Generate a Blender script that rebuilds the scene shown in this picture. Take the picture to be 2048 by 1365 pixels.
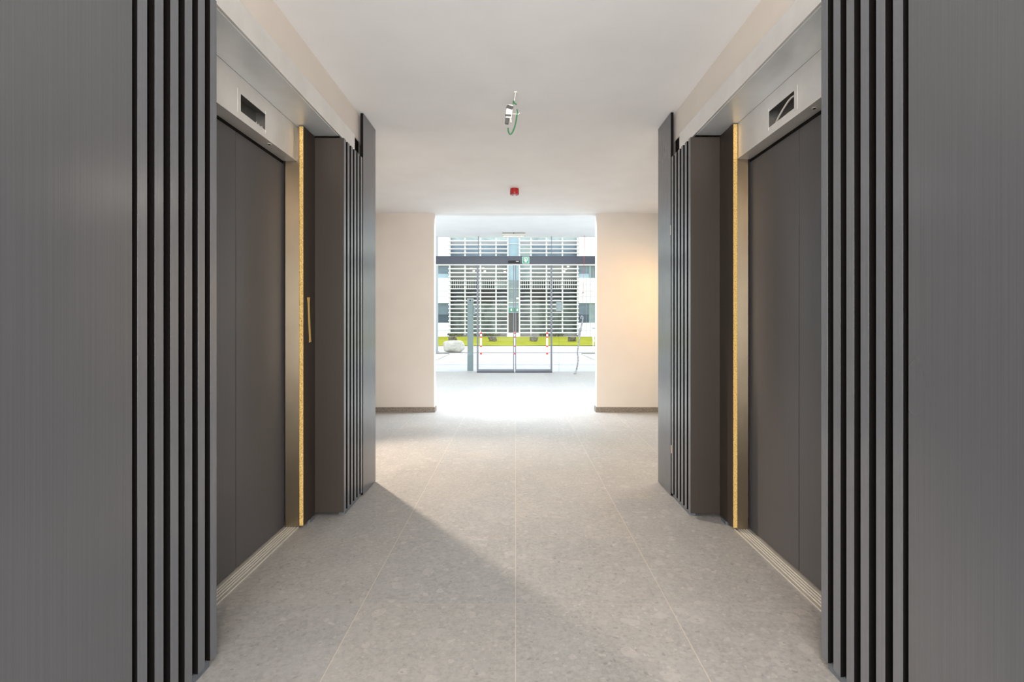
import bpy, bmesh, math, random
from mathutils import Vector, Matrix
random.seed(7)
for o in list(bpy.data.objects):
    bpy.data.objects.remove(o, do_unlink=True)
S = bpy.context.scene
COL = S.collection
PI = math.pi

# ------------------------------------------------------------------ camera
F, VX, VY, H = 1010.0, 1031.0, 645.0, 1.105      # focal length / vanishing point in pixels of 2048x1365, eye height
cd = bpy.data.cameras.new('camera'); cam = bpy.data.objects.new('camera', cd); COL.objects.link(cam)
cam.location = (0, 0, H); cam.rotation_euler = (PI/2, 0, 0)
cd.sensor_width = 36; cd.lens = 36*F/2048
cd.shift_x = -(VX-1024)/2048; cd.shift_y = -(682.5-VY)/2048
cd.clip_start = .05; cd.clip_end = 300
S.camera = cam
# ------------------------------------------------------------------ view, world, lights
vs = S.view_settings
vs.view_transform = 'Standard'; vs.look = 'None'; vs.gamma = 1; vs.use_curve_mapping = False; vs.exposure = 0.34
w = bpy.data.worlds.new('world'); S.world = w; w.use_nodes = True
bg = w.node_tree.nodes['Background']; bg.inputs[0].default_value = (.91, .955, 1, 1); bg.inputs[1].default_value = 2.1

def area(name, loc, size, power, col, rot=(0, 0, 0), sy=None, spread=PI):
    l = bpy.data.lights.new(name, 'AREA'); l.energy = power; l.color = col
    l.shape = 'RECTANGLE' if sy else 'SQUARE'; l.size = size
    if sy: l.size_y = sy
    l.spread = spread
    o = bpy.data.objects.new(name, l); o.location = loc; o.rotation_euler = rot; COL.objects.link(o)
    return o
def spot(name, loc, to, power, col, ang, blend, rad):
    l = bpy.data.lights.new(name, 'SPOT'); l.energy = power; l.color = col
    l.spot_size = ang; l.spot_blend = blend; l.shadow_soft_size = rad
    o = bpy.data.objects.new(name, l); o.location = loc
    o.rotation_euler = (Vector(to)-Vector(loc)).to_track_quat('-Z', 'Y').to_euler(); COL.objects.link(o)
    return o
WARM = (1, .78, .55); NEUT = (1, .95, .89); COOL = (.81, .905, 1)
area('rear_fill', (0, -3.85, 1.25), 5.6, 390, (1, .985, .97), rot=(PI/2, 0, 0), sy=2.2)  # added soft fill from behind the camera, no window known there
area('rear_ceiling_fill', (0, -1.3, 2.38), 1.5, 4, NEUT, sy=1.2)  # added fill under an unseen ceiling panel
spot('warm_downlight', (0, -.38, 2.38), (0, 2.6, 1.4), 50, WARM, 1.9, .8, .04)
area('lobby_fill_left', (-2.3, 4.7, 2.38), .9, 4, COOL)  # added lobby fill, out of view
area('lobby_fill_right', (2.3, 4.7, 2.38), .9, 24, (1, .90, .74))  # added lobby fill, lifts the shaded floor
spot('work_lamp_left', (-1.66, 4.44, 2.2), (-.55, 3.35, 0), 235, (1, .82, .66), 1.35, .6, .04)
spot('work_lamp_right', (1.95, 5.35, 1.68), (1.20, 6.2, 1.10), 24, (1, .47, .05), 2.1, 1, .10)
area('hall_ceiling_fill', (0, 6.64, 2.95), 3.0, 170, COOL, sy=.5)  # added hall fill, placed where the lintel hides it
for s_ in (-1, 1): area('hall_side_fill', (s_*3.93, 9.0, 1.45), 3.4, 36, COOL, rot=(0, s_*PI/2, 0), sy=2.4)  # added side fills, brighten the hall floor near the doors

# ------------------------------------------------------------------ materials
def mat(name, col, rough=.5, metal=0, spec=.5, **kw):
    m = bpy.data.materials.new(name); m.use_nodes = True
    b = m.node_tree.nodes['Principled BSDF']
    b.inputs['Base Color'].default_value = (*col, 1); b.inputs['Roughness'].default_value = rough
    b.inputs['Metallic'].default_value = metal; b.inputs['Specular IOR Level'].default_value = spec
    for k, v in kw.items(): b.inputs[k.replace('_', ' ')].default_value = v
    return m
class N:
    def __init__(s, m): s.t = m.node_tree; s.b = s.t.nodes['Principled BSDF']
    def n(s, kind, **kw):
        x = s.t.nodes.new(kind)
        for k, v in kw.items():
            if k.startswith('i_'):
                x.inputs[k[2:].replace('_', ' ')].default_value = v
            else: setattr(x, k, v)
        return x
    def l(s, a, b): s.t.links.new(a, b)
    def math(s, op, a, b=None, c=None):
        x = s.t.nodes.new('ShaderNodeMath'); x.operation = op
        for i, v in enumerate((a, b, c)):
            if v is None: continue
            if isinstance(v, (int, float)): x.inputs[i].default_value = v
            else: s.l(v, x.inputs[i])
        return x.outputs[0]
    def pos(s): return s.n('ShaderNodeNewGeometry').outputs['Position']
    def mapping(s, scale, v=None):
        x = s.n('ShaderNodeMapping'); x.inputs['Scale'].default_value = scale
        s.l(v or s.pos(), x.inputs[0]); return x.outputs[0]
    def noise(s, v, scale, detail=3, rough=.5):
        x = s.n('ShaderNodeTexNoise'); x.inputs['Scale'].default_value = scale
        x.inputs['Detail'].default_value = detail; x.inputs['Roughness'].default_value = rough
        s.l(v, x.inputs['Vector']); return x.outputs[0]
    def ramp(s, v, pts):
        x = s.n('ShaderNodeValToRGB'); e = x.color_ramp.elements
        while len(e) < len(pts): e.new(.5)
        for i, (p, c) in enumerate(pts):
            e[i].position = p; e[i].color = (*c, 1) if len(c) == 3 else c
        s.l(v, x.inputs[0]); return x.outputs[0]
    def mix(s, f, a, b, mode='MIX'):
        x = s.n('ShaderNodeMix', data_type='RGBA', blend_type=mode)
        if isinstance(f, (int, float)): x.inputs[0].default_value = f
        else: s.l(f, x.inputs[0])
        for i, v in ((6, a), (7, b)):
            if isinstance(v, tuple): x.inputs[i].default_value = (*v, 1)
            else: s.l(v, x.inputs[i])
        return x.outputs[2]
    def bump(s, hgt, strength, dist):
        x = s.n('ShaderNodeBump'); x.inputs['Strength'].default_value = strength
        x.inputs['Distance'].default_value = dist; s.l(hgt, x.inputs['Height'])
        s.l(x.outputs[0], s.b.inputs['Normal'])

def plaster(name, col, rough=.85):
    m = mat(name, col, rough, spec=.2); k = N(m)
    n = k.noise(k.pos(), 3.0, 4); c = k.ramp(n, [(.3, tuple(v*.97 for v in col)), (.7, tuple(min(1, v*1.02) for v in col))])
    k.l(c, k.b.inputs['Base Color']); k.bump(k.noise(k.pos(), 140, 2), .08, .002)
    return m
M = {}
M['ceiling'] = plaster('ceiling_paint', (.87, .865, .865))
M['wall'] = plaster('wall_plaster', (.68, .63, .575))
M['hall'] = plaster('hall_paint', (.78, .785, .79))

def laminate(name, col, rough=.42, lines=True):
    m = mat(name, col, rough, spec=.8 if lines and name[0] == 'c' else .4); k = N(m)
    v = k.mapping((260, 260, 1.2)); n = k.noise(v, 1.0, 3)
    big = k.noise(k.mapping((1.5, 1.5, .6)), 1.6, 3)
    c = k.ramp(n, [(.35, tuple(x*.94 for x in col)), (.65, tuple(x*1.05 for x in col))])
    k.l(k.mix(k.math('MULTIPLY', big, .12), c, tuple(min(1, x*1.5) for x in col)), k.b.inputs['Base Color'])
    k.l(k.math('MULTIPLY_ADD', big, .16, rough-.08), k.b.inputs['Roughness'])
    if lines: k.bump(n, .25, .0008)
    return m
M['board'] = laminate('charcoal_wood_laminate', (.086, .089, .099), .25)
M['slat'] = laminate('charcoal_slat_laminate', (.118, .124, .140), .24)
M['leaf'] = laminate('grey_powder_coat', (.082, .080, .084), .40, False)
M['side'] = laminate('dark_board_side', (.036, .027, .021), .45)
M['black'] = mat('black_edge', (.007, .006, .006), .6, spec=.06)
M['void'] = mat('dark_recess', (.012, .012, .013), .8)

def steel(name, col, rough, aniso=.6, scale=(900, 900, 4)):
    m = mat(name, col, rough, .8 if name == 'brushed_steel' else 1.0); k = N(m)
    n = k.noise(k.mapping(scale), 1.0, 2)
    sm = k.noise(k.pos(), 5.0, 5, .65)
    k.l(k.math('ADD', k.math('MULTIPLY_ADD', n, .10, rough-.05), k.math('MULTIPLY', sm, .10)), k.b.inputs['Roughness'])
    k.l(k.ramp(sm, [(.3, tuple(v*.9 for v in col)), (.7, col)]), k.b.inputs['Base Color'])
    if name.endswith('jamb'):      # vertical brushing spreads highlights sideways
        tg = k.n('ShaderNodeTangent', direction_type='RADIAL', axis='Z'); k.l(tg.outputs[0], k.b.inputs['Tangent'])
        k.b.inputs['Anisotropic'].default_value = .9
    return m
M['steel'] = steel('brushed_steel', (.90, .89, .875), .46)
M['jamb'] = steel('brushed_steel_jamb', (.34, .275, .195), .33)
M['alu'] = mat('ribbed_aluminium', (.56, .54, .49), .42, .35)
M['soffit'] = steel('brushed_steel_floorlit', (.88, .92, .95), .34); M['soffit'].node_tree.nodes['Principled BSDF'].inputs['Metallic'].default_value = .5  # same steel as the fascia, floor reflection put into a cooler base colour
M['plate'] = mat('grey_galvanised_plate', (.22, .215, .20), .45, .3)
M['alub'] = mat('aluminium_ridge', (.80, .78, .73), .35, .3)

m = M['chip'] = mat('raw_chipboard', (.55, .36, .12), .9, spec=.1); k = N(m)
n = k.noise(k.mapping((1, 1, .6)), 220, 4, .7)
k.l(k.ramp(n, [(.32, (.24, .12, .03)), (.45, (.66, .42, .13)), (.65, (.86, .62, .26))]), k.b.inputs['Base Color'])
k.bump(n, .6, .002)

# conglomerate floor tiles 0.6 m with cream grout
m = M['floor'] = mat('conglomerate_tile', (.4, .39, .37), .42, spec=.4); k = N(m)
sx = k.n('ShaderNodeSeparateXYZ'); k.l(k.pos(), sx.inputs[0])
gx = k.math('DIVIDE', sx.outputs[0], .6); gy = k.math('DIVIDE', k.math('SUBTRACT', sx.outputs[1], .18), .6)
def edge(g):      # distance to the nearest joint, metres
    f = k.math('FRACT', g); return k.math('MULTIPLY', k.math('MINIMUM', f, k.math('SUBTRACT', 1.0, f)), .6)
ex, ey = edge(gx), edge(gy)
grx = k.math('LESS_THAN', ex, .0014); gry = k.math('LESS_THAN', ey, .0012)
grout = k.math('MAXIMUM', grx, gry)
cx = k.n('ShaderNodeCombineXYZ'); k.l(k.math('FLOOR', gx), cx.inputs[0]); k.l(k.math('FLOOR', gy), cx.inputs[1])
wn = k.n('ShaderNodeTexWhiteNoise', noise_dimensions='3D'); k.l(cx.outputs[0], wn.inputs[0])
off = k.n('ShaderNodeVectorMath', operation='MULTIPLY_ADD')
k.l(wn.outputs[1], off.inputs[0]); off.inputs[1].default_value = (7, 9, 3); k.l(k.pos(), off.inputs[2])
P = off.outputs[0]
warp = k.n('ShaderNodeVectorMath', operation='MULTIPLY_ADD')
nz = k.n('ShaderNodeTexNoise'); nz.inputs['Scale'].default_value = 14; nz.inputs['Detail'].default_value = 3; k.l(P, nz.inputs['Vector'])
k.l(nz.outputs[1], warp.inputs[0]); warp.inputs[1].default_value = (.055, .05, 0); k.l(P, warp.inputs[2])
def stones(scale, lo, hi, randomness=1):
    v = k.n('ShaderNodeTexVoronoi', feature='F1'); v.inputs['Scale'].default_value = scale; v.inputs['Randomness'].default_value = randomness
    k.l(warp.outputs[0], v.inputs['Vector'])
    s_ = k.n('ShaderNodeSeparateColor'); k.l(v.outputs['Color'], s_.inputs[0])
    r = k.math('MULTIPLY', k.math('GREATER_THAN', s_.outputs[0], lo), k.math('LESS_THAN', v.outputs['Distance'], k.math('MULTIPLY', s_.outputs[1], hi)))
    return r, s_.outputs[2]
fine = k.noise(P, 60, 5, .7); mid = k.noise(P, 9, 5, .6)
base = k.ramp(fine, [(.3, (.30, .29, .275)), (.5, (.40, .39, .373)), (.72, (.49, .478, .46))])
base = k.mix(k.math('MULTIPLY', mid, .5), base, (.35, .342, .33))
for sc, lo, hi, cA, cB, f in ((17, .45, .55, (.36, .355, .35), (.55, .52, .49), .42), (38, .55, .6, (.29, .28, .275), (.57, .54, .51), .5), (80, .6, .6, (.22, .215, .21), (.56, .53, .50), .6)):
    r, t = stones(sc, lo, hi)
    c = k.mix(t, cA, cB); base = k.mix(k.math('MULTIPLY', r, f), base, c)
dust = k.ramp(k.noise(k.mapping((1.0, .7, 1)), 2.3, 6, .72), [(.46, (0, 0, 0)), (.72, (1, 1, 1))])
base = k.mix(k.math('MULTIPLY', dust, .28), base, (.62, .605, .59))
tint = k.ramp(wn.outputs[0], [(0, (.94, .95, .96)), (1, (1.0, .985, .965))])
base = k.mix(1.0, base, tint, 'MULTIPLY'); base = k.mix(1.0, base, (.95, .945, .945), 'MULTIPLY')
gcol = k.mix(gry, (.62, .55, .44), (.46, .42, .35))
base = k.mix(k.math('MULTIPLY', grout, .72), base, gcol)
k.l(base, k.b.inputs['Base Color'])
k.l(k.math('MULTIPLY_ADD', dust, .12, .46), k.b.inputs['Roughness'])
k.bump(k.math('ADD', k.math('MULTIPLY', fine, .4), k.math('MULTIPLY', grout, -1.0)), .12, .001)

m = M['skirt'] = mat('stone_skirting', (.14, .12, .10), .5); k = N(m)
k.l(k.ramp(k.noise(k.pos(), 70, 5, .7), [(.35, (.13, .105, .08)), (.65, (.30, .26, .215))]), k.b.inputs['Base Color'])
M['alu_dark'] = mat('anthracite_aluminium', (.055, .063, .083), .45)
M['doorframe'] = mat('grey_door_frame', (.15, .163, .19), .4)
M['rubber'] = mat('black_rubber', (.015, .015, .016), .7)
M['plastic_w'] = mat('white_plastic', (.75, .74, .70), .4)
M['plastic_c'] = mat('cream_plastic', (.60, .585, .51), .45)
M['red'] = mat('red_plastic', (.36, .008, .010), .35)
M['redpaint'] = mat('red_paint', (.75, .05, .05), .5)
M['white'] = mat('white_paint', (.85, .85, .85), .5)
M['green'] = mat('safety_green', (.03, .27, .15), .5)
M['palegreen'] = mat('pale_green', (.42, .72, .55), .5)
M['signwhite'] = mat('sign_white', (.80, .90, .84), .5)
M['wire'] = mat('green_wire', (.02, .17, .06), .45)
M['wirew'] = mat('grey_white_wire', (.60, .58, .54), .5)
M['wired'] = mat('dark_grey_connector', (.07, .07, .065), .5)
M['brass'] = mat('brass_clip', (.65, .42, .16), .35, .8)
M['tape'] = mat('masking_tape', (.66, .43, .13), .7)
M['tanwood'] = mat('tan_shim', (.60, .45, .30), .7)
M['bluegrey'] = mat('blue_grey_spacer', (.11, .13, .15), .5)
M['label'] = mat('pale_label', (.62, .58, .52), .6)
M['lamp'] = mat('fill_panel_glow', (.9, .9, .88), .5)  # glowing face of the added fill panels
M['lamp'].node_tree.nodes['Principled BSDF'].inputs['Emission Color'].default_value = (1, .95, .88, 1)
M['lamp'].node_tree.nodes['Principled BSDF'].inputs['Emission Strength'].default_value = 2.0
m = M['glass'] = bpy.data.materials.new('clear_glass'); m.use_nodes = True; t = m.node_tree; t.nodes.clear()
o_ = t.nodes.new('ShaderNodeOutputMaterial'); mx = t.nodes.new('ShaderNodeMixShader'); fr = t.nodes.new('ShaderNodeFresnel')
tr = t.nodes.new('ShaderNodeBsdfTransparent'); gl = t.nodes.new('ShaderNodeBsdfGlossy'); gl.inputs['Roughness'].default_value = .01
tr.inputs[0].default_value = (.95, .97, .965, 1); fr.inputs[0].default_value = 1.12
t.links.new(fr.outputs[0], mx.inputs[0]); t.links.new(tr.outputs[0], mx.inputs[1]); t.links.new(gl.outputs[0], mx.inputs[2]); t.links.new(mx.outputs[0], o_.inputs[0])
# outdoors
m = M['paving'] = mat('pale_concrete_paving', (.78, .79, .80), .8); k = N(m)
k.l(k.ramp(k.noise(k.pos(), 2.5, 6), [(.3, (.43, .43, .455)), (.7, (.52, .52, .53))]), k.b.inputs['Base Color'])
M['road'] = mat('pale_road', (.53, .53, .53), .85)
M['kerb'] = mat('grey_kerb', (.19, .18, .175), .8)
m = M['grass'] = mat('spring_grass', (.30, .42, .06), .9, spec=.1); k = N(m)
k.l(k.ramp(k.noise(k.pos(), 1.2, 8, .75), [(.3, (.17, .21, .015)), (.5, (.30, .30, .02)), (.7, (.38, .38, .06))]), k.b.inputs['Base Color'])
k.bump(k.noise(k.pos(), 25, 4), .6, .03)
m = M['gravel'] = mat('bed_gravel', (.3, .28, .24), .9); k = N(m)
k.l(k.ramp(k.noise(k.pos(), 9, 6, .8), [(.35, (.22, .19, .14)), (.6, (.75, .72, .66))]), k.b.inputs['Base Color'])
m = M['stone'] = mat('pale_stone', (.6, .59, .55), .9); k = N(m)
k.l(k.ramp(k.noise(k.pos(), 7, 7, .7), [(.3, (.36, .34, .28)), (.6, (.52, .50, .45))]), k.b.inputs['Base Color'])
k.bump(k.noise(k.pos(), 12, 5), .5, .03)
m = M['rock'] = mat('dark_rough_stone', (.2, .19, .17), .9); k = N(m)
k.l(k.ramp(k.noise(k.pos(), 14, 6, .8), [(.35, (.03, .026, .02)), (.6, (.22, .20, .16))]), k.b.inputs['Base Color'])
k.bump(k.noise(k.pos(), 20, 5), .8, .05)
M['clad'] = mat('white_cladding', (.80, .80, .82), .6)
M['louv'] = mat('white_louver', (.80, .80, .81), .5)
M['post'] = mat('green_grey_post', (.24, .29, .29), .5)
M['postd'] = mat('green_grey_post_base', (.20, .25, .255), .5)
M['column'] = mat('grey_column', (.33, .36, .37), .6)
M['bark'] = mat('grey_twisted_cable', (.27, .27, .28), .7)
k = N(M['bark']); k.l(k.ramp(k.noise(k.pos(), 40, 5, .7), [(.35, (.10, .10, .11)), (.6, (.45, .45, .46))]), k.b.inputs['Base Color'])
def pane(name, col, rough=.25, var=.25, sc=(.6, .6, 1.2)):
    m = mat(name, col, rough, spec=.35); k = N(m)
    n = k.noise(k.mapping(sc), 1.5, 4, .6)
    k.l(k.ramp(n, [(.35, tuple(v*(1-var) for v in col)), (.65, tuple(min(1, v*(1+var)) for v in col))]), k.b.inputs['Base Color'])
    return m
M['p_blue'] = pane('blue_grey_glazing', (.21, .28, .35))
M['p_pale'] = pane('pale_green_glazing', (.42, .50, .50))
M['p_lilac'] = pane('lilac_spandrel', (.40, .40, .42), .4, .1)
M['p_grey'] = pane('grey_ceiling_glazing', (.27, .28, .27), .3, .2)
M['p_dark'] = pane('dark_glazing', (.060, .070, .075), .3, .3)
M['p_brown'] = pane('brown_dark_glazing', (.070, .062, .055), .3, .2)
M['p_green'] = pane('green_grey_glazing', (.20, .245, .225), .3, .35, (1.2, 1, 1))
M['p_sky'] = pane('sky_blue_glazing', (.34, .46, .54), .2, .08)
M['p_slate'] = pane('slate_glazing', (.15, .20, .25), .25, .15)
M['p_reflD'] = pane('dark_reflection_glazing', (.060, .085, .115), .25, .2)
M['p_teal'] = pane('teal_grey_glazing', (.26, .33, .34), .3, .1)
M['blind'] = mat('white_blind', (.66, .68, .66), .7)
m = M['lampwarm'] = mat('warm_interior_lamp', (1, .9, .7), .5); b = m.node_tree.nodes['Principled BSDF']
b.inputs['Emission Color'].default_value = (1, .86, .6, 1); b.inputs['Emission Strength'].default_value = 1.6

# ------------------------------------------------------------------ mesh helpers
def box(bm, x0, x1, y0, y1, z0, z1, mi=0):
    x0, x1 = sorted((x0, x1)); y0, y1 = sorted((y0, y1)); z0, z1 = sorted((z0, z1))
    v = [bm.verts.new((x, y, z)) for z in (z0, z1) for y in (y0, y1) for x in (x0, x1)]
    fs = []
    for q in ((0, 2, 3, 1), (4, 5, 7, 6), (0, 1, 5, 4), (2, 6, 7, 3), (0, 4, 6, 2), (1, 3, 7, 5)):
        f = bm.faces.new([v[i] for i in q]); f.material_index = mi; fs.append(f)
    return fs
def cyl(bm, c, r, h, seg=24, r2=None, mi=0, axis='Z'):
    r2 = r if r2 is None else r2
    rot = {'Z': Matrix(), 'Y': Matrix.Rotation(-PI/2, 4, 'X'), 'X': Matrix.Rotation(PI/2, 4, 'Y')}[axis]
    res = bmesh.ops.create_cone(bm, cap_ends=True, segments=seg, radius1=r, radius2=r2, depth=h, matrix=Matrix.Translation(c) @ rot)
    for f in {f for v in res['verts'] for f in v.link_faces}: f.material_index = mi; f.smooth = len(f.verts) == 4
def tube(bm, pts, r, seg=8, mi=0, smooth_pts=6):
    pts = [Vector(p) for p in pts]
    rr = r if isinstance(r, (list, tuple)) else [r]*len(pts)
    P, R = [], []
    n = len(pts)
    for i in range(n-1):        # catmull-rom
        p0, p1, p2, p3 = pts[max(i-1, 0)], pts[i], pts[i+1], pts[min(i+2, n-1)]
        for j in range(smooth_pts):
            t = j/smooth_pts
            P.append(.5*((2*p1)+(p2-p0)*t+(2*p0-5*p1+4*p2-p3)*t*t+(3*p1-p0-3*p2+p3)*t**3)); R.append(rr[i]*(1-t)+rr[i+1]*t)
    P.append(pts[-1]); R.append(rr[-1])
    rings = []; up = Vector((0, .3, 1)).normalized()
    for i, p in enumerate(P):
        d = (P[min(i+1, len(P)-1)]-P[max(i-1, 0)]).normalized()
        a = d.cross(up)
        if a.length < .05: a = d.cross(Vector((1, 0, 0)))
        a.normalize(); b_ = d.cross(a)
        if rings and a.dot(pa) < 0: a = -a; b_ = -b_
        pa = a
        rings.append([bm.verts.new(p+R[i]*(math.cos(2*PI*j/seg)*a+math.sin(2*PI*j/seg)*b_)) for j in range(seg)])
    for q, s_ in zip(rings, rings[1:]):
        for j in range(seg):
            f = bm.faces.new((q[j], q[(j+1) % seg], s_[(j+1) % seg], s_[j])); f.smooth = True; f.material_index = mi
    for q in (rings[0], rings[-1]):
        f = bm.faces.new(q); f.material_index = mi
def link(name, bm, mats, parent=None, loc=None, bevel=0):
    if bevel:
        bmesh.ops.bevel(bm, geom=[e for e in bm.edges if e.is_manifold and e.calc_face_angle(0) > .5], offset=bevel, segments=2, affect='EDGES', profile=.5)
    bmesh.ops.recalc_face_normals(bm, faces=bm.faces)
    me = bpy.data.meshes.new(name)
    if loc is not None: bmesh.ops.translate(bm, verts=bm.verts, vec=-Vector(loc))
    bm.to_mesh(me); bm.free()
    for x in (mats if isinstance(mats, (list, tuple)) else [mats]): me.materials.append(M[x])
    o = bpy.data.objects.new(name, me); COL.objects.link(o)
    if parent: o.parent = parent; o.location = (0, 0, 0)
    if loc is not None and not parent: o.location = loc
    return o
def tag(o, label=None, cat=None, group=None, kind=None):
    if label: o['label'] = label
    if cat: o['category'] = cat
    if group: o['group'] = group
    if kind: o['kind'] = kind
    return o
def empty(name, loc, label, cat, group=None):
    o = bpy.data.objects.new(name, None); o.location = loc; o.empty_display_size = .1; COL.objects.link(o)
    return tag(o, label, cat, group)
def part(name, bm, mats, root, bevel=0, label=None, pivot=None):
    """a mesh built in world coordinates, parented under root (or under a part of root)"""
    base = root
    while base.parent: base = base.parent
    bmesh.ops.translate(bm, verts=bm.verts, vec=-Vector(base.location))
    o = link(name, bm, mats, None, None, bevel); o.parent = root
    if label: o['label'] = label
    return o
def bx(*a, mi=0):
    bm = bmesh.new(); box(bm, *a, mi=mi); return bm
def struct(name, bm, mats, **kw):
    o = link(name, bm, mats, **kw); o['kind'] = 'structure'; return o

CE = 2.442   # corridor ceiling
YW = 6.2     # wall that ends the lift lobby
YG = 11.13   # entrance glazing
HC = 3.00    # entrance hall ceiling
# ------------------------------------------------------------------ shell
struct('floor', bx(-4.2, 4.2, -4, YG+.12, -.12, 0), 'floor')
bm = bmesh.new(); box(bm, -4.2, 4.2, -4, YW, CE, HC+.2); struct('ceiling', bm, 'ceiling')
bm = bmesh.new(); box(bm, -4.2, 4.2, YW, YG+.1, HC, HC+.2); struct('ceiling_hall', bm, 'hall')
for s, nm in ((-1, 'left'), (1, 'right')):
    e = 1.0 if s < 0 else .998
    bm = bmesh.new(); box(bm, s*e, s*4.2, YW, YW+.13, 0, HC); struct('wall_far_'+nm, bm, 'wall')
    bm = bmesh.new(); box(bm, s*(e-.012), s*4.2, YW-.012, YW, 0, .061); box(bm, s*(e-.012), s*e, YW, YW+.13, 0, .061)
    struct('baseboard_far_'+nm, bm, 'skirt')
    # block of the lift shaft, with the plastered wall above the lift door
    xw = 1.005
    struct('wall_lift_'+nm, bx(s*1.32, s*4.2, .62, 3.46, 0, CE), 'wall')
    xw = 1.005 if s < 0 else 1.019
    struct('wall_over_lift_'+nm, bx(s*xw, s*1.3195, .62, 3.46, 2.264, CE), 'wall')
    struct('wall_stub_far_'+nm, bx(s*1.032, s*1.3195, 3.22, 3.46, 0, 2.262), 'wall')
    struct('wall_stub_near_'+nm, bx(s*1.032, s*1.3195, .62, 1.27, 0, 2.262), 'wall')
    struct('wall_outer_'+nm, bx(s*4.1, s*4.2, 3.46, YW, 0, CE), 'wall')
    struct('wall_outer_rear_'+nm, bx(s*4.1, s*4.2, -4, .62, 0, CE), 'wall')
    bm = bmesh.new()
    box(bm, s*4.0, s*4.2, YW+.13, 7.25, 0, HC); box(bm, s*4.0, s*4.2, 10.75, YG+.1, 0, HC)
    box(bm, s*4.0, s*4.2, 7.25, 10.75, 0, .22); box(bm, s*4.0, s*4.2, 7.25, 10.75, 2.68, HC)  # opening added for the side fill
    struct('wall_hall_'+nm, bm, 'hall')
struct('wall_lintel', bx(-1.0, .998, YW, YW+.13, CE, HC), 'hall')
bm = bmesh.new()
box(bm, -4.2, -2.85, -4.1, -4, 0, CE); box(bm, 2.85, 4.2, -4.1, -4, 0, CE); box(bm, -2.85, 2.85, -4.1, -4, 0, .1); box(bm, -2.85, 2.85, -4.1, -4, 2.38, CE)  # opening added for the rear fill
struct('wall_rear', bm, 'wall')

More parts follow.
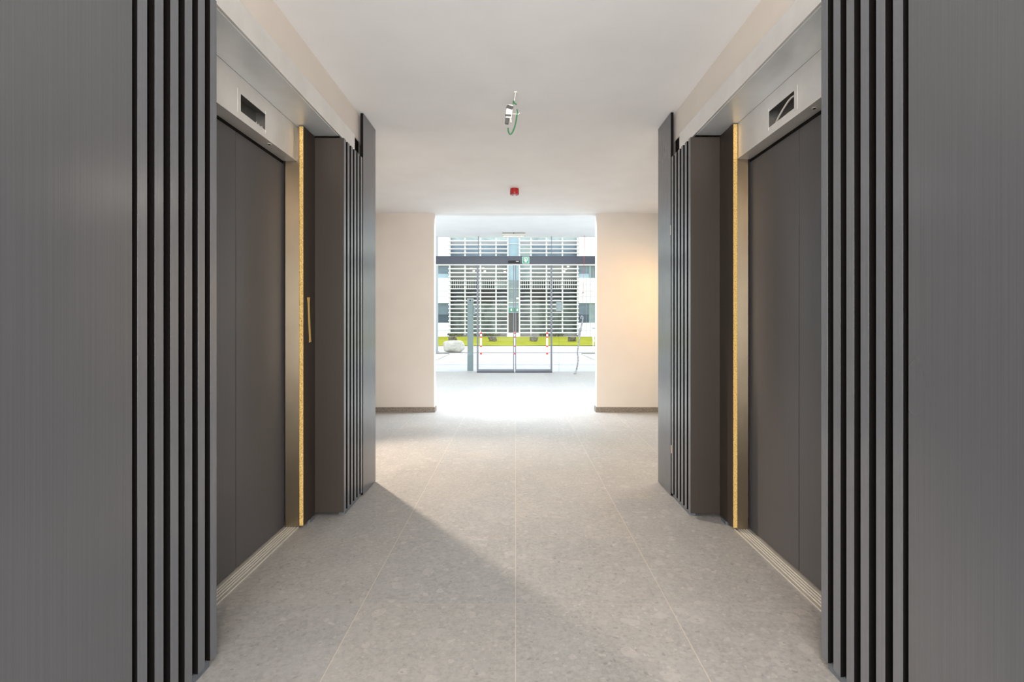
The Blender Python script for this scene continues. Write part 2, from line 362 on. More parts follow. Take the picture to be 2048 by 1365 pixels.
# ------------------------------------------------------------------ lift wall, both sides
SD = {-1: 'left', 1: 'right'}
def lift_side(s):
    X0 = .970 if s < 0 else .985          # face of the cladding
    sh = 0 if s < 0 else -.012            # along-corridor shift of the cladding
    ls = 0 if s < 0 else -.030            # of the lift door
    xr = 1.134 if s < 0 else 1.151
    side = SD[s]
    ZB, ZT = .028, 2.148
    pitch, fw = .0618, .034
    for pos in ('front', 'rear'):
        if pos == 'rear':
            y0 = 2.856+sh; ys = [y0+i*pitch for i in range(6)]; yb0, yb1 = y0+6*pitch-fw+.0245, 3.499+sh
            yret = (y0, y0+.018); ysp = (y0+.018, y0+6*pitch-.02)
        else:
            y0 = 1.296+sh; ys = [y0+i*pitch for i in range(6)]; yb0, yb1 = .62, 1.278+sh
            yret = (ys[-1]+fw-.018, ys[-1]+fw); ysp = (y0-.018, ys[-1]+fw-.018)
        if pos == 'rear': yb0 = 3.217+sh
        where = ('beyond the %s lift door' if pos == 'rear' else 'in the foreground, before the %s lift door') % side
        r = empty('slatted_panel', (s*X0, (ys[0]+ys[-1]+fw)/2, 0), 'charcoal slatted cladding panel %s' % where, 'slatted panel', 'slatted cladding panels')
        part('backing_board', bx(s*(X0+.034), s*(X0+.042), ysp[0], ysp[1]+.02, ZB+.002, 2.258), 'black', r)
        for i, y in enumerate(ys):
            bm = bmesh.new(); box(bm, s*X0, s*(X0+.0335), y, y+fw, ZB, ZT)
            ends = (i == 0 and pos == 'rear', i == 5 and pos == 'front')
            for f in bm.faces:
                f.normal_update()
                if abs(f.normal.y) > .5:
                    f.material_index = 1
            part('slat', bm, ['slat', 'black'], r, .0003)
        bm = bx(s*(X0+.0012), s*xr, yret[0]-.0015 if pos == 'rear' else yret[0], yret[1] if pos == 'rear' else yret[1]+.0015, ZB, ZT)
        part('return_panel', bm, 'side', r, .0008, label='dark brown return panel facing along the corridor')
        # plinth spacer strip
        part('plinth_strip', bx(s*(X0+.012), s*(X0+.045), ysp[0]+.03, ysp[1]-.002, 0, ZB+.002), 'bluegrey', r, label='blue-grey packing strip below the slats')
        # full height board
        lab = 'tall charcoal cladding board, floor to ceiling, %s end of the %s lift wall' % ('far' if pos == 'rear' else 'near', side)
        r2 = empty('cladding_board', (s*X0, (yb0+yb1)/2, 0), lab, 'cladding board', 'full height cladding boards')
        bm = bmesh.new(); box(bm, s*X0, s*(X0+.018), yb0, yb1, .004, CE-.004)
        for f in bm.faces:
            f.normal_update()
            if abs(f.normal.y) > .5: f.material_index = 1
        part('panel', bm, ['board', 'black'], r2, .0006)
        part('batten', bx(s*(X0+.018), s*1.0, yb0+.03, yb1-.03, .004, 2.25), 'black', r2)
        # lining board with raw chipboard edge
        if pos == 'rear': l0, l1 = 2.70+ls, y0-.002; ec = l0
        else: l0, l1 = yret[1]+.002, 2*2.268-2.70+ls; ec = l1
        r3 = empty('lining_board', (s*xr, (l0+l1)/2, 0), 'dark reveal board with raw golden chipboard edge, %s jamb of the %s lift' % ('far' if pos == 'rear' else 'near', side), 'board', 'lining boards in the lift reveals')
        part('board_face', bx(s*xr, s*(xr+.018), l0+.0005 if pos == 'rear' else l0, l1 if pos == 'rear' else l1-.0005, .018, 2.155), 'side', r3)
        part('chipboard_edge', bx(s*(xr+.0004), s*(xr+.021), ec-.0015, ec+.0015, .018, 2.153), 'chip', r3, label='raw golden chipboard edge')
        part('packing_wedge', bx(s*(xr-.004), s*(xr+.012), (l0+l1)/2, (l0+l1)/2+.06, 0, .018), 'bluegrey', r3, label='blue-grey plastic packing wedge')
    # steel fascia with soffit
    c = 2.268+sh
    fx = X0+.020
    r = empty('steel_fascia', (s*fx, c, 2.16), 'folded stainless steel fascia over the %s lift door' % side, 'fascia', 'steel fascias over the lifts')
    part('front_face', bx(s*fx, s*(fx+.012), 2*c-3.11, 3.11+sh, 2.160, 2.262), 'steel', r, .0008)
    part('soffit', bx(s*(fx+.012), s*1.1755, 2*c-2.85, 2.853+sh, 2.158, 2.163), 'soffit', r)
    # ---------------- lift entrance
    C0 = 2.268+ls; y1 = 2.715+ls; y0 = 2*C0-y1
    r = empty('lift_entrance', (s*1.2, C0, 0), ('steel framed lift door on the %s' % side) + (', loose wiring in its display hole' if s < 0 else ', white cable loop in its display hole'), 'lift door', 'lift entrances')
    seam = C0-.011
    for a, b in ((y0-.02, seam-.003), (seam+.003, y1+.02)):
        part('door_leaf', bx(s*1.250, s*1.282, a, b, .006, 1.985), 'leaf', r, .0015)
    part('door_gap', bx(s*1.252, s*1.28, y1-.012, y1-.0005, .004, 1.98) , 'black', r)
    part('shadow_gap', bx(s*1.2475, s*1.2499, y0, y1, 1.958, 1.972), 'black', r)
    for a, b, n_ in ((y1, y1+.06, 1), (y0-.06, y0, -1)):
        bm = bmesh.new(); xj = 1.161 if s < 0 else 1.1755
        box(bm, s*xj, s*1.238, a, b, .004, 2.157)
        q = y1-.012 if n_ > 0 else y0+.012
        box(bm, s*(xj-.0025), s*xj, min(a, q), max(b, q), .004, 2.157)
        part('jamb', bm, 'jamb', r, .0008)
    # transom with a cut-out
    XT = 1.176; zt0, zt1 = 1.972, 2.157
    h0, h1, hz0, hz1 = C0-.108, C0+.108, 2.009, 2.084
    bm = bmesh.new()
    T = .002
    box(bm, s*XT, s*(XT+T), y0, h0, zt0, zt1); box(bm, s*XT, s*(XT+T), h1, y1-.0005, zt0, zt1)
    box(bm, s*XT, s*(XT+T), h0, h1, zt0, hz0); box(bm, s*XT, s*(XT+T), h0, h1, hz1, zt1)
    box(bm, s*(XT+T), s*1.2475, y0, y1-.0005, zt0, zt0+T)
    tr_ = part('transom', bm, 'steel', r)
    part('transom_edge', bx(s*(XT-.0008), s*(XT+.0012), y0, y1-.001, zt0-.001, zt0+.002), 'alub', tr_)
    q = .013
    for a, b in ((h0-.024, h0), (h1, h1+.024)):
        part('recess_flange', bx(s*(XT-.0012), s*XT, a, b, hz0-q, hz1+q), 'steel', tr_, .0003)
    bm = bmesh.new(); D = XT+.07
    box(bm, s*(D), s*(D+.002), h0-.05, h1+.05, hz0-.03, hz1+.03)
    box(bm, s*(XT+T), s*D, h0-.05, h0-.048, hz0-.03, hz1+.03); box(bm, s*(XT+T), s*D, h1+.048, h1+.05, hz0-.03, hz1+.03)
    box(bm, s*(XT+T), s*D, h0-.05, h1+.05, hz1+.028, hz1+.03)
    box(bm, s*(XT+T), s*D, h0-.05, h1+.05, hz0-.032, hz0-.03)
    part('display_recess', bm, 'plate', tr_)
    if s > 0:
        bm = bmesh.new(); x = XT+.020
        tube(bm, [(x+.02, h0-.03, hz1-.005), (x, h0+.005, hz1-.012), (x-.003, h0+.06, hz1-.008), (x-.004, h0+.12, hz1-.030), (x-.002, h0+.175, hz0+.018), (x+.003, h1-.008, hz0-.008), (x+.02, h1+.01, hz0-.03)], .0045)
        part('cable', bm, 'wirew', tr_, label='white cable looped in the recess')
        bm = bmesh.new(); yb = h0+.070; box(bm, x, x+.012, yb, yb+.02, hz0-.004, hz0+.010); box(bm, x, x+.012, yb+.006, yb+.03, hz0+.010, hz0+.018)
        part('terminal_clip', bm, 'brass', tr_, .001)
    else:
        bm = bmesh.new(); x = -(XT+.012)
        for i in range(5):
            yy = h1-.065+i*.012
            tube(bm, [(x-.01, yy, hz0-.012), (x, yy+.008*math.sin(i*2), hz0+.006), (x-.004, yy+.012, hz0+.012+.005*math.cos(i*3)), (x-.012, yy+.018, hz0-.004)], .0022, 6)
        part('cable', bm, 'wirew', tr_, label='short bundle of loose white wires')
        bm = bmesh.new(); box(bm, x-.008, x, h1-.04, h1-.028, hz0-.002, hz0+.009)
        part('terminal_clip', bm, 'brass', tr_, .001)
    ky = (2.454 if s < 0 else 2.041); kx = s*(1.196 if s < 0 else 1.208)
    bm = bmesh.new(); cyl(bm, (kx, ky, zt0-.0015), .010, .003, 20); 
    kh = part('keyhole_ring', bm, 'alub', r)
    bm = bmesh.new(); cyl(bm, (kx, ky, zt0-.0032), .006, .001, 16); part('keyhole', bm, 'black', kh)
    # sill
    bm = bmesh.new(); box(bm, s*1.1645, s*1.2465, y0, y1, 0, .003)
    sl = part('sill', bm, 'alu', r)
    bm = bmesh.new()
    for xx in (1.1645, 1.184, 1.198, 1.212, 1.226):
        box(bm, s*xx, s*(xx+.0035), y0, y1, .003, .0055)
    part('sill_ribs', bm, 'alub', sl)
    # wall behind the doors
    struct('trim_%d' % (1 if s < 0 else 2), bx(s*1.290, s*1.3195, y0-.06, y1+.06, 0, 2.262), 'void')
for s in (-1, 1): lift_side(s)

# tape on the left lining board
bm = bmesh.new(); X = -1.1338; n = 14
prev = None
for i in range(n+1):
    t = i/n; z = 1.240-.246*t; yc = 2.770+.022*t**1.3-.004; wd = .011*(1+.55*max(0, (t-.92)*8)+.7*max(0, (.12-t)*8)) if True else 0
    a = [bm.verts.new((X+d, yc+e*wd, z+(.003 if e > 0 and i in (0, n) else 0))) for d in (0, .0012) for e in (-1, 1)]
    if prev:
        for p, q in ((0, 1), (1, 3), (3, 2), (2, 0)): bm.faces.new((prev[p], prev[q], a[q], a[p]))
    else: bm.faces.new((a[0], a[1], a[3], a[2]))
    prev = a
bm.faces.new((prev[0], prev[2], prev[3], prev[1]))
tag(link('tape_strip', bm, 'tape', loc=(X, 2.78, 1.1)), 'curved strip of golden masking tape stuck on the dark reveal of the left lift', 'tape')
# label & shim on the right
tag(link('paper_label', bx(.983, .9850, 3.203, 3.2045+.002, 1.660, 1.721), 'label', loc=(.984, 3.204, 1.66)), 'small pale label on the edge of the far right cladding board', 'label')
tag(link('wooden_shim', bx(.987, 1.0145, 3.189, 3.2045, .275, .325), 'tanwood', loc=(1.0, 3.19, .275)), 'small tan wooden shim between board and slats low on the right', 'shim')

# ------------------------------------------------------------------ ceiling things
YJ = 2.93
def J(px, py, d=YJ): return Vector(((px-VX)/F*d, d, H-(py-VY)/F*d))
r = empty('ceiling_wiring', (0, YJ, CE), 'loose lamp connector with dangling green wire hanging from the corridor ceiling', 'wiring')
bm = bmesh.new(); cyl(bm, (0, YJ, CE-.003), .010, .006, 20); tube(bm, [(0, YJ, CE-.004), J(1029.5, 196), J(1028, 203)], .0022)
part('ceiling_hook', bm, 'plastic_w', r)
bm = bmesh.new()
bw = J(1019, 222)
def obox(bm, c, w, h, dp, ang, mi=0):
    fs = box(bm, -w/2, w/2, -dp/2, dp/2, -h/2, h/2, mi); vs_ = {v for f in fs for v in f.verts}
    bmesh.ops.transform(bm, matrix=Matrix.Translation(c) @ Matrix.Rotation(ang, 4, 'Y'), verts=list(vs_))
obox(bm, J(1018.5, 224), .036, .078, .022, .10)
part('connector_body', bm, 'plastic_w', r, .002)
bm = bmesh.new(); obox(bm, J(1019.3, 216), .037, .022, .024, .30); part('connector_band', bm, 'wired', r, .002)
bm = bmesh.new(); obox(bm, J(1016.5, 232.5), .035, .013, .024, .05)
part('connector_band', bm, 'wired', r, .002)
bm = bmesh.new(); obox(bm, J(1014, 242), .022, .036, .018, .12); part('terminal_block', bm, 'wired', r, .003)
bm = bmesh.new(); obox(bm, J(1021.5, 240), .010, .034, .014, -.1); part('strain_relief', bm, 'wirew', r, .002)
bm = bmesh.new(); obox(bm, J(1030, 228.5), .045, .005, .006, .04); obox(bm, J(1033.5, 226), .005, .022, .005, 0); obox(bm, J(1038.5, 227), .006, .008, .006, 0)
part('cable_clip', bm, 'wirew', r, .001)
bm = bmesh.new()
tube(bm, [J(1034, 219), J(1034.3, 226), J(1032.5, 240), J(1029, 255), J(1024, 266), J(1019.5, 268.5), J(1016.5, 262), J(1016.3, 256)], .0040)
tube(bm, [J(1026.5, 207), J(1027, 202), J(1029, 206), J(1033, 209.5)], .0036)
tube(bm, [J(1028, 203), J(1025, 211), J(1022, 214)], .002)
part('green_wire', bm, 'wire', r)
# red alarm sounder
YA = 5.05
r = empty('alarm_sounder', ((1029-VX)/F*YA, YA, CE), 'round red fire alarm sounder on the white ceiling', 'alarm')
cxr = (1029-VX)/F*YA
bm = bmesh.new(); cyl(bm, (cxr, YA, CE-.006), .042, .012, 40); cyl(bm, (cxr, YA, CE-.036), .0445, .048, 40, .0445); part('housing', bm, 'red', r, .0015)
bm = bmesh.new(); cyl(bm, (cxr, YA, CE-.0635), .013, .008, 20, .013); part('test_lamp', bm, 'plastic_w', r)
# emergency light
YE = 10.72; cxe = (1027.5-VX)/F*YE
r = empty('emergency_light', (cxe, YE, HC), 'cream emergency light on the hall ceiling above the entrance doors', 'lamp')
bm = bmesh.new(); box(bm, cxe-.24, cxe+.24, YE-.05, YE+.05, HC-.012, HC); part('mounting_plate', bm, 'wired', r)
bm = bmesh.new(); box(bm, cxe-.25, cxe+.25, YE-.055, YE+.055, HC-.062, HC-.012); part('body', bm, 'plastic_c', r, .006)
bm = bmesh.new(); box(bm, cxe-.22, cxe+.22, YE-.045, YE+.045, HC-.092, HC-.062); part('diffuser', bm, 'plastic_w', r, .008)
bm = bmesh.new(); cyl(bm, (cxe, YE-.053, HC-.010), .012, .008, 12, axis='Y'); part('latch', bm, 'black', r)

# added ceiling panels, outside the frame, that go with the fill lights
def fill_panel(x, y, z, sx_, sy_, label):
    r = empty('ceiling_fill_panel', (x, y, z), label, 'lamp', 'added fill panels')
    bm = bmesh.new(); box(bm, x-sx_/2-.02, x+sx_/2+.02, y-sy_/2-.02, y+sy_/2+.02, z-.03, z); part('housing', bm, 'plastic_w', r)
    part('diffuser', bx(x-sx_/2, x+sx_/2, y-sy_/2, y+sy_/2, z-.034, z-.030), 'lamp', r)  # glowing face of the added fill panel
fill_panel(0, -1.3, CE, 1.5, 1.2, 'large added fill panel on the ceiling before the lifts')
fill_panel(-2.3, 4.7, CE, .9, .9, 'square added fill panel in the lobby bay left of the lifts')
fill_panel(2.3, 4.7, CE, .9, .9, 'square added fill panel in the lobby bay right of the lifts')
fill_panel(0, 6.64, HC, 3.0, .5, 'wide added fill panel on the entrance hall ceiling')

# ------------------------------------------------------------------ entrance
def G(px, py, d=YG): return ((px-VX)/F*d, H-(py-VY)/F*d)
def gx(px, d=YG): return (px-VX)/F*d
def gz(py, d=YG): return H-(py-VY)/F*d
ex0, ex1 = -3.98, 3.98
dx = [gx(953.5), gx(1028.3), gx(1030.5), gx(1104.5)]
zh0, zh1 = gz(529), gz(513)
r = empty('door_header', (0, YG, zh0), 'long dark grey sliding door operator beam across the entrance', 'door operator')
part('beam', bx(ex0, ex1, YG-.06, YG+.10, zh0, zh1), 'alu_dark', r, .004)
part('light_rail', bx(ex0, ex1, YG-.02, YG+.03, zh0-.022, zh0), 'plastic_w', r)
r = empty('motion_sensor', (gx(1028), YG-.09, zh0), 'black motion sensor on the door operator beam', 'sensor')
part('body', bx(gx(1016.5), gx(1039.5), YG-.10, YG-.06, gz(527.2), gz(522.5)), 'rubber', r, .008)
part('window', bx(gx(1032), gx(1037.5), YG-.102, YG-.10, gz(525), gz(523.6)), 'wirew', r)
# exit pictogram
YS = YG-.062
r = empty('exit_sign', (gx(1051.3), YS, gz(528)), 'square green emergency exit pictogram on the dark operator beam', 'sign')
def sg(u, v): return (gx(1044.4+u*14), gz(514.6+v*13.4))
def sgbox(u0, v0, u1, v1, ya, yb):
    a = sg(u0, v0); b = sg(u1, v1); return (a[0], b[0], ya, yb, b[1], a[1])
part('plate', bx(*sgbox(0, 0, 1, 1, YS-.006, YS)), 'palegreen', r)
bm = bmesh.new(); box(bm, *sgbox(.09, .09, .91, .91, YS-.0075, YS-.006)); part('green_field', bm, 'green', r)
def poly(pts, ya, yb):
    bm = bmesh.new(); a = [bm.verts.new((sg(*p)[0], ya, sg(*p)[1])) for p in pts]; b = [bm.verts.new((sg(*p)[0], yb, sg(*p)[1])) for p in pts]
    bm.faces.new(a); bm.faces.new(b)
    for i in range(len(a)): bm.faces.new((a[i], a[(i+1) % len(a)], b[(i+1) % len(a)], b[i]))
    return bm
part('arrow', poly([(.22, .14), (.78, .14), (.78, .58), (.50, .86), (.22, .58)], YS-.009, YS-.0075), 'signwhite', r)
bm = poly([(.34, .22), (.66, .22), (.66, .56), (.585, .62), (.585, .31), (.415, .31), (.415, .62), (.34, .56)], YS-.0105, YS-.009)
part('doorway', bm, 'green', r)
part('stem', bx(*sgbox(.46, .34, .54, .80, YS-.0105, YS-.009)), 'signwhite', r)
# sliding door leaves
for i, (a, b, lab) in enumerate(((dx[0], dx[1], 'left glass sliding leaf with grey frame at the entrance'), (dx[2], dx[3], 'right glass sliding leaf with grey frame at the entrance'))):
    r = empty('door_%d' % (i+1), ((a+b)/2, YG, 0), lab, 'sliding door', 'sliding entrance door leaves'); r['kind'] = 'structure'
    so = .038 if i == 0 else .020; si = .020 if i == 0 else .038
    part('stile', bx(a, a+so, YG-.02, YG+.02, .015, zh0-.022), 'doorframe', r, .002)
    part('stile', bx(b-si, b, YG-.02, YG+.02, .015, zh0-.022), 'doorframe', r, .002)
    part('bottom_rail', bx(a+so, b-si, YG-.02, YG+.02, .015, .068), 'doorframe', r, .002)
    part('seal', bx(a, b, YG-.024, YG+.02, 0, .016), 'rubber', r)
    part('glass_pane', bx(a+so, b-si, YG-.004, YG+.004, .068, zh0-.022), 'glass', r)
# fixed glazing
wi = 0
for a, b, z0, z1 in ((ex0, dx[0]-.01, 0.004, zh0-.022), (dx[3]+.01, ex1, 0.004, zh0-.022), (ex0, gx(956.2), zh1, HC), (gx(956.6), gx(1102.8), zh1, HC), (gx(1103.2), ex1, zh1, HC)):
    wi += 1
    o = empty('window_%d' % wi, ((a+b)/2, YG, z0), 'fixed clear glass pane in the entrance front', 'window'); o['kind'] = 'structure'
    part('pane', bx(a+.004, b-.004, YG+.026, YG+.036, z0, z1), 'glass', o)
struct('trim_3', bx(gx(955.8), gx(956.9), YG+.0, YG+.04, zh1, HC), 'doorframe')
struct('trim_4', bx(gx(1102.5), gx(1103.6), YG+.0, YG+.04, zh1, HC), 'doorframe')
# threshold line
struct('trim_5', bx(ex0, ex1, YG+.10, YG+.12, -.1, .002), 'kerb')

# red cord by the right pane
bm = bmesh.new(); yc = 11.0
tube(bm, [(gx(1168.5, yc), yc, HC), (gx(1167.6, yc), yc, gz(540, yc)), (gx(1166, yc), yc, gz(586, yc)), (gx(1164.8, yc), yc, gz(606, yc))], .0035, 6)
r = empty('pull_cord', (gx(1168, yc), yc, HC), 'thin red cord hanging in front of the right entrance glazing', 'cord')
part('cord', bm, 'redpaint', r)
bm = bmesh.new(); bmesh.ops.create_uvsphere(bm, u_segments=12, v_segments=8, radius=.014, matrix=Matrix.Translation((gx(1166, yc), yc, gz(586, yc)))); part('knob', bm, 'wired', r)
# upright twisted cable
yc = 10.78
def Gp(px, py, dy=0): return Vector((gx(px, yc), yc+dy, gz(py, yc)))
bm = bmesh.new()
tube(bm, [Gp(1150, 748.2), Gp(1152.5, 741), Gp(1155.3, 728), Gp(1156.3, 716), Gp(1155, 704), Gp(1157, 690), Gp(1159, 674), Gp(1161.5, 660), Gp(1163.6, 648), Gp(1165.5, 640), Gp(1165.8, 635), Gp(1163.5, 632.5), Gp(1161.5, 635), Gp(1162.3, 639)],
     [.020, .018, .017, .019, .016, .017, .018, .019, .017, .014, .013, .013, .012, .010], 8)
o = empty('bent_pole', Gp(1150, 748.2), 'grey gnarled hooked pole standing by the right entrance glazing', 'pole')
part('shaft', bm, 'bark', o)
bm = bmesh.new(); tube(bm, [Gp(1161.5, 659), Gp(1158.5, 665), Gp(1156.6, 671)], [.016, .010, .005], 6); tube(bm, [Gp(1162.5, 655), Gp(1158, 660), Gp(1158.5, 668)], [.010, .008, .006], 6)
part('twig', bm, 'bark', o)
bm = bmesh.new(); cyl(bm, Gp(1150, 748.2)+Vector((0, 0, .008)), .034, .016, 16, .022); part('foot', bm, 'bark', o)

# ------------------------------------------------------------------ outdoors
ZG = -.004
struct('ground', bx(-40, 40, YG+.12, 70, -.3, ZG), 'road')
struct('trim_6', bx(-2.95, 2.95, YG+.12, 18.0, ZG, ZG+.004), 'paving')
for nme, y, hh in (('trim_7', 13.1, .006), ('trim_8', 18.2, .018)):
    struct(nme, bx(-6 if y < 15 else -30, 6 if y < 15 else 30, y, y+.05, ZG, ZG+hh), 'kerb')
for s in (-1, 1):
    bm = bmesh.new()
    pts = [(s*2.26, 17.2), (s*9, 17.2), (s*9, 13.6), (s*2.30, 14.0)]
    a = [bm.verts.new((x, y, ZG+.005)) for x, y in pts]; b = [bm.verts.new((x, y, ZG+.03)) for x, y in pts]
    bm.faces.new(a); bm.faces.new(b)
    for i in range(4): bm.faces.new((a[i], a[(i+1) % 4], b[(i+1) % 4], b[i]))
    tag(link('gravel_bed', bm, 'gravel', loc=(s*4, 15.5, 0)), 'gravel planting bed outside, %s of the paved path' % SD[s], 'gravel', kind='stuff')
    struct('trim_%d' % (9 if s < 0 else 10), bx(s*2.26, s*9, 17.2, 17.28, ZG, ZG+.05), 'kerb')
bm = bmesh.new(); n = 40
rows = []
for j, (y, z) in enumerate(((23.6, .0), (24.0, .01), (30, .01), (36, .01), (38.6, .0))):
    rows.append([bm.verts.new((-30+60*i/n, y+random.uniform(-.1, .1)*(j == 0), z+random.uniform(0, .03))) for i in range(n+1)])
for a, b in zip(rows, rows[1:]):
    for i in range(n): bm.faces.new((a[i], a[i+1], b[i+1], b[i]))
tag(link('lawn', bm, 'grass', loc=(0, 30, 0)), 'bright yellow-green lawn strip in front of the office building', 'lawn', kind='stuff')

# facade
YF = 39.5
def fx(px, d=YF): return (px-VX)/F*d
def fz(py, d=YF): return H-(py-VY)/F*d
B = empty('office_building', (0, YF, 0), 'white office building with horizontal louvers across the road', 'building')
TOP = 460
bm = bmesh.new()
def win_hole_wall(bm, xa, xb, holes, z0, z1, ya, yb):
    zc = z0
    for a, b in sorted(holes): box(bm, xa, xb, ya, yb, zc, a); zc = b
    box(bm, xa, xb, ya, yb, zc, z1)
zt = fz(TOP)+3
wz = [(fz(646), fz(606.5)), (fz(556.5), fz(531.5)), (fz(488)+2.2, fz(460)+2.2)]
win_hole_wall(bm, fx(700), fx(898), wz, 0, zt, YF, YF+.4)
win_hole_wall(bm, fx(1157), fx(1400), wz, 0, zt, YF, YF+.4)
box(bm, fx(897), fx(1158), YF+.9, YF+1.3, fz(466), zt)
box(bm, fx(700), fx(1400), YF+1.3, YF+1.5, 0, zt)
part('cladding', bm, 'clad', B)
for z in (fz(662), fz(570), fz(583), fz(594), fz(520)):
    for a, b in ((700, 897), (1158, 1400)): part('cladding_joint', bx(fx(a), fx(b), YF-.012, YF, z, z+.02), 'p_lilac', B)
for px in (1172, 1181, 1190): part('cladding_joint', bx(fx(px), fx(px)+.02, YF-.014, YF-.002, 0, zt), 'p_lilac', B)
# side windows
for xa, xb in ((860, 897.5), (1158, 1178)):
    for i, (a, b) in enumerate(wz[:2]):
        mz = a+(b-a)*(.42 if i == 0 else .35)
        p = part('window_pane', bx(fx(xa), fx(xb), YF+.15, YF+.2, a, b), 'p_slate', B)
        if i == 0: part('painted_reflection', bx(fx(xa), fx(xb), YF+.12, YF+.15, a, mz), 'p_reflD', p)  # dark car reflection painted as a panel over the lower glass
        else: part('pale_lower_band', bx(fx(xa), fx(xb), YF+.12, YF+.15, a, mz), 'p_sky', p)  # paler lower part of the upper windows
for i, (a, b) in enumerate(wz[:2]): part('window_pane', bx(fx(1178.2), fx(1240), YF+.15, YF+.2, a, b), 'p_teal', B)
for i in range(5):
    part('mullion', bx(fx(1183+3*i), fx(1183+3*i)+.03, YF+.12, YF+.15, wz[1][0], wz[1][1]), 'doorframe', B)
# glazing behind louvers
yb = YF+.95
posts = [899.4, 930, 960.7, 992, 1015.6, 1039, 1062, 1093, 1125, 1155.3]
bands = [(466, 482.5, 'p_pale'), (482.5, 489.5, 'p_lilac'), (489.5, 527, 'p_blue'), (527, 563, 'p_grey'), (563, 578, 'p_dark'), (578, 606, 'p_dark'), (606, 667, 'p_green')]
def fxb(px): return fx(px, yb)
def fzb(py): return fz(py, yb)
for i in range(9):
    if i == 4: continue
    a, b = posts[i], posts[i+1]
    for (t0, t1, mm) in bands:
        if mm == 'p_dark' and t0 == 578 and i in (2, 6): mm = 'p_brown'
        if mm == 'p_blue' and i in (0, 5): mm = 'p_pale' if i == 5 else 'p_blue'
        if mm == 'p_grey' and i == 5: mm = 'p_pale'
        if t0 == 563 and i in (3,): mm = 'p_pale'
        p = part('window_pane', bx(fxb(a), fxb(b), yb, yb+.05, fzb(t1), fzb(t0)), mm, B)
        if t0 == 563:
            bm = bmesh.new(); x = fxb(a)+.1
            while x < fxb(b)-.1: box(bm, x, x+.07, yb-.06, yb-.03, fzb(577.5), fzb(559)); x += .17
            part('balusters', bm, 'blind', p)
        if t0 == 578 and i in (0, 1, 3, 5, 7, 8):
            for zz in (584, 591.5, 599):
                part('blind', bx(fxb(a+.45*(b-a)), fxb(a+.85*(b-a)), yb-.04, yb-.02, fzb(zz+2.5), fzb(zz)), 'p_teal', p)
for px, py in ((942, 536.5), (947, 541.5), (966, 536), (969, 542), (1009, 538), (1009.5, 543), (1137, 532.5), (1132, 538), (1129, 542), (1183, 530.5), (1035, 597)):
    part('interior_lamp', bx(fx(px-2.2), fx(px+2.2), YF+(.3 if px != 1035 else -.02), YF+(.32 if px != 1035 else 0), fz(py+1.2), fz(py-1.2)), 'lampwarm', B)
# floor slab line visible behind the louvers
part('slab_edge', bx(fxb(899), fxb(1156), yb-.1, yb, fzb(579), fzb(577.5)), 'louv', B)
# central strip
ys_ = YF+.30
part('strip_glazing', bx(fx(1016), fx(1038.5), ys_, ys_+.05, fz(626), fz(474)), 'p_sky', B)
part('strip_glazing', bx(fx(1016), fx(1038.5), ys_-.02, ys_, fz(612), fz(560)), 'p_teal', B)
bm = bmesh.new()
for py in (487, 576.5, 605): box(bm, fx(1016), fx(1038.5), ys_-.06, ys_-.02, fz(py+.5), fz(py-.5))
part('transom_bars', bm, 'louv', B)
part('green_band', bx(fx(1016), fx(1038.5), ys_-.05, ys_-.02, fz(624), fz(616)), 'green', B)
for px in (1021, 1033): part('sign_patch', bx(fx(px), fx(px+3), ys_-.06, ys_-.05, fz(622.5), fz(617.5)), 'signwhite', B)
ent = part('entrance_door', bx(fx(1016), fx(1038.5), ys_-.05, ys_-.02, fz(665), fz(626)), 'p_brown', B)
part('door_knob', bx(fx(1031), fx(1032), ys_-.08, ys_-.05, fz(634), fz(633)), 'alub', ent)
bm = bmesh.new(); box(bm, fx(1014), fx(1040), YF-.6, YF+.3, 0, fz(666)); part('entrance_step', bm, 'louv', B)
# louver posts and slats
for px in posts:
    part('louver_post', bx(fx(px)-.055, fx(px)+.055, YF+.02, YF+.12, .1, fz(466)), 'louv', B)
rows_y = [514.5-7.97*i for i in range(0, 7)] + [522, 530] + [538.2+7.97*i for i in range(17)]
for py in sorted(rows_y):
    for a, b in ((897, 1016), (1038.5, 1157.5)):
        bm = bmesh.new(); zc = fz(py); f = box(bm, fx(a), fx(b), YF-.17, YF+.02, -.040, .040)
        vs_ = list({v for q in f for v in q.verts}); bmesh.ops.transform(bm, matrix=Matrix.Translation((0, 0, zc)), verts=vs_)
        part('louver_slat', bm, 'louv', B)
part('plinth', bx(fx(897), fx(1157.5), YF+.25, YF+.9, 0, fz(667)), 'stone', B)
# low planting at the foot
bm = bmesh.new()
for i in range(170):
    c = random.choice([904, 912, 924, 975, 985, 994, 1085, 1098, 1110, 1120, 948])+random.uniform(-7, 7)
    if 1012 < c < 1043: continue
    hgt = random.uniform(.08, .2); x = fx(c); y = YF-.5+random.uniform(-.1, .1)
    res = bmesh.ops.create_icosphere(bm, subdivisions=1, radius=random.uniform(.04, .09), matrix=Matrix.Translation((x, y, hgt)))
M['shrub'] = mat('dark_shrub', (.10, .11, .05), .9)
tag(link('ground_cover', bm, 'shrub', loc=(0, YF-.35, 0)), 'low dark green planting along the foot of the office building', 'plants', kind='stuff')

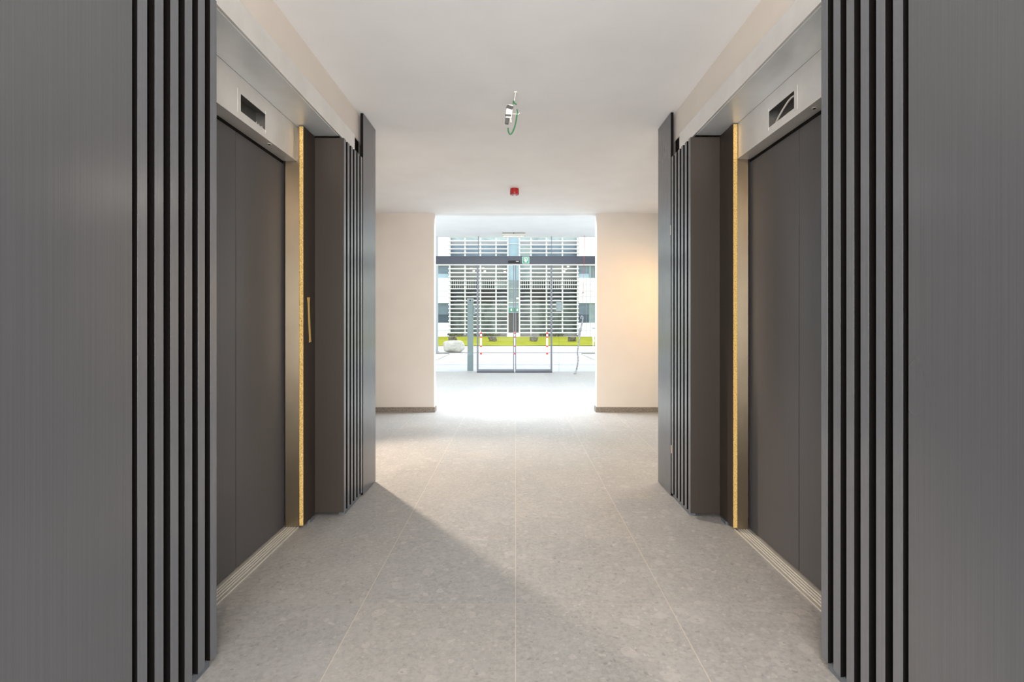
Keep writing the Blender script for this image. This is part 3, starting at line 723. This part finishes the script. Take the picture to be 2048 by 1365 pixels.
# rough stones on the lawn
def rock(name, x, y, w_, h_, d_, mm, seed, sub=3, pw=.55, amp=.12):
    rnd = random.Random(seed); bm = bmesh.new()
    bmesh.ops.create_icosphere(bm, subdivisions=sub, radius=1)
    ph = [rnd.uniform(0, 6) for _ in range(6)]
    for v in bm.verts:
        p = v.co
        q = Vector([math.copysign(abs(c)**pw, c) for c in p])
        n_ = 1+amp*math.sin(5*p.x+ph[0])*math.sin(4*p.z+ph[1])+amp*.6*math.sin(9*p.y+ph[2])*math.sin(8*p.x+ph[3])+rnd.uniform(-.25, .25)*amp
        v.co = Vector((q.x*w_/2*n_, q.y*d_/2*n_, h_/2+q.z*h_/2*n_))
    for v in bm.verts: v.co.z = max(v.co.z, 0)
    bmesh.ops.translate(bm, verts=bm.verts, vec=(x, y, 0))
    return link(name, bm, mm, loc=(x, y, 0))
YR = 28.0
for px, lab, sd in ((904.5, 'dark rough block on the lawn, leftmost, above the pale boulder', 1), (985, 'dark rough block on the lawn seen through the left door leaf', 2), (1067.5, 'dark rough block on the lawn seen through the right door leaf', 3), (1144, 'dark rough block on the lawn, rightmost of the four', 4)):
    o = rock('stone_block', (px-VX)/F*YR, YR, .44, .24, .35, 'rock', sd, 3, .4, .18); o.location.z = .055
    tag(o, lab, 'stone', 'dark stone blocks on the lawn')
tag(rock('boulder', (906.5-VX)/F*18.45, 18.6, .76, .44, .6, 'stone', 9, 4, .6, .05), 'large rounded pale boulder beside the kerb outside on the left', 'boulder')
# bollards
def bollard(px, lab):
    yb_ = 16.4; x = gx(px, yb_); r = empty('bollard', (x, yb_, 0), lab, 'bollard', 'red and white bollards')
    bm = bmesh.new(); cyl(bm, (x, yb_, .39), .031, .78, 20); part('post', bm, 'white', r)
    for za, zb in ((.72, .775), (.60, .65), (.30, .35), (.06, .12)):
        bm = bmesh.new(); cyl(bm, (x, yb_, (za+zb)/2), .0345, zb-za, 20); part('band', bm, 'redpaint', r)
    bm = bmesh.new(); cyl(bm, (x, yb_, .785), .028, .02, 20, .012); part('cap', bm, 'redpaint', r)
    bm = bmesh.new(); cyl(bm, (x, yb_, .01), .055, .02, 20); part('base_plate', bm, 'white', r)
bollard(962, 'red and white bollard outside, seen through the left door leaf')
bollard(1028.6, 'red and white bollard outside, hidden behind the meeting door stiles')
bollard(1094.3, 'red and white bollard outside, seen through the right door leaf')
# grey post
yp = 11.52; x = gx(940.8, yp)
r = empty('access_post', (x, yp, 0), 'square grey-green access post just outside the left glazing', 'post')
part('shaft', bx(x-.063, x+.063, yp-.06, yp+.06, .35, 1.56), 'post', r, .004)
part('lower_shaft', bx(x-.064, x+.064, yp-.062, yp+.062, 0, .35), 'postd', r, .002)
bm = bx(x-.072, x+.072, yp-.07, yp+.07, 1.56, gz(597.5, yp)); part('head', bm, 'palegrey' if 'palegrey' in M else 'column', r, .006)
part('side_box', bx(x+.064, x+.11, yp-.03, yp+.05, gz(629, yp), gz(613, yp)), 'column', r, .004)
bm = bmesh.new(); cyl(bm, (x, yp-.073, 1.60), .016, .008, 16, axis='Y'); part('keyhole', bm, 'rubber', r)
# intercom plates behind post & on the right glazing
tag(link('wall_plate', bx(gx(1112.5, 11.35), gx(1125, 11.35), 11.33, 11.37, gz(622.5, 11.35), gz(604.5, 11.35)), 'column', loc=(gx(1118, 11.35), 11.35, gz(622.5, 11.35))), 'flat grey plate standing behind the right fixed glass', 'plate')
o = bpy.data.objects['wall_plate']
r = o; part('stem', bx(-.012+o.location.x, .012+o.location.x, 11.375, 11.392, 0, gz(606, 11.35)), 'glass', o)
# column
yc = 18.7; x0_, x1_ = gx(870.3, yc), gx(876, yc)
r = empty('canopy_column', ((x0_+x1_)/2, yc, 0), 'slim tall grey column outside at the left edge of the glazing', 'column')
part('shaft', bx(x0_, x1_, yc-.05, yc+.05, 0, 5.2), 'column', r, .004)
bm = bx(x0_-.03, x1_+.03, yc-.08, yc+.08, 0, .02); part('base_plate', bm, 'column', r)
# white leaning sign support
yw = 22.5
r = empty('white_stand', (gx(1187, yw), yw, 0), 'white leaning stand on the lawn at the far right', 'stand')
bm = bmesh.new(); tube(bm, [(gx(1187.5, yw), yw, gz(684, yw)), (gx(1186, yw), yw, gz(670, yw)), (gx(1183.5, yw), yw, gz(657, yw))], .045, 8); part('leg', bm, 'white', r)
bm = bmesh.new(); tube(bm, [(gx(1188.5, yw), yw+.3, gz(692, yw)), (gx(1187, yw), yw, gz(681, yw))], .03, 8); part('foot', bm, 'white', r)
part('top_bar', bx(gx(1183, yw), gx(1198, yw), yw-.04, yw+.04, gz(658.3, yw), gz(656, yw)), 'column', r)
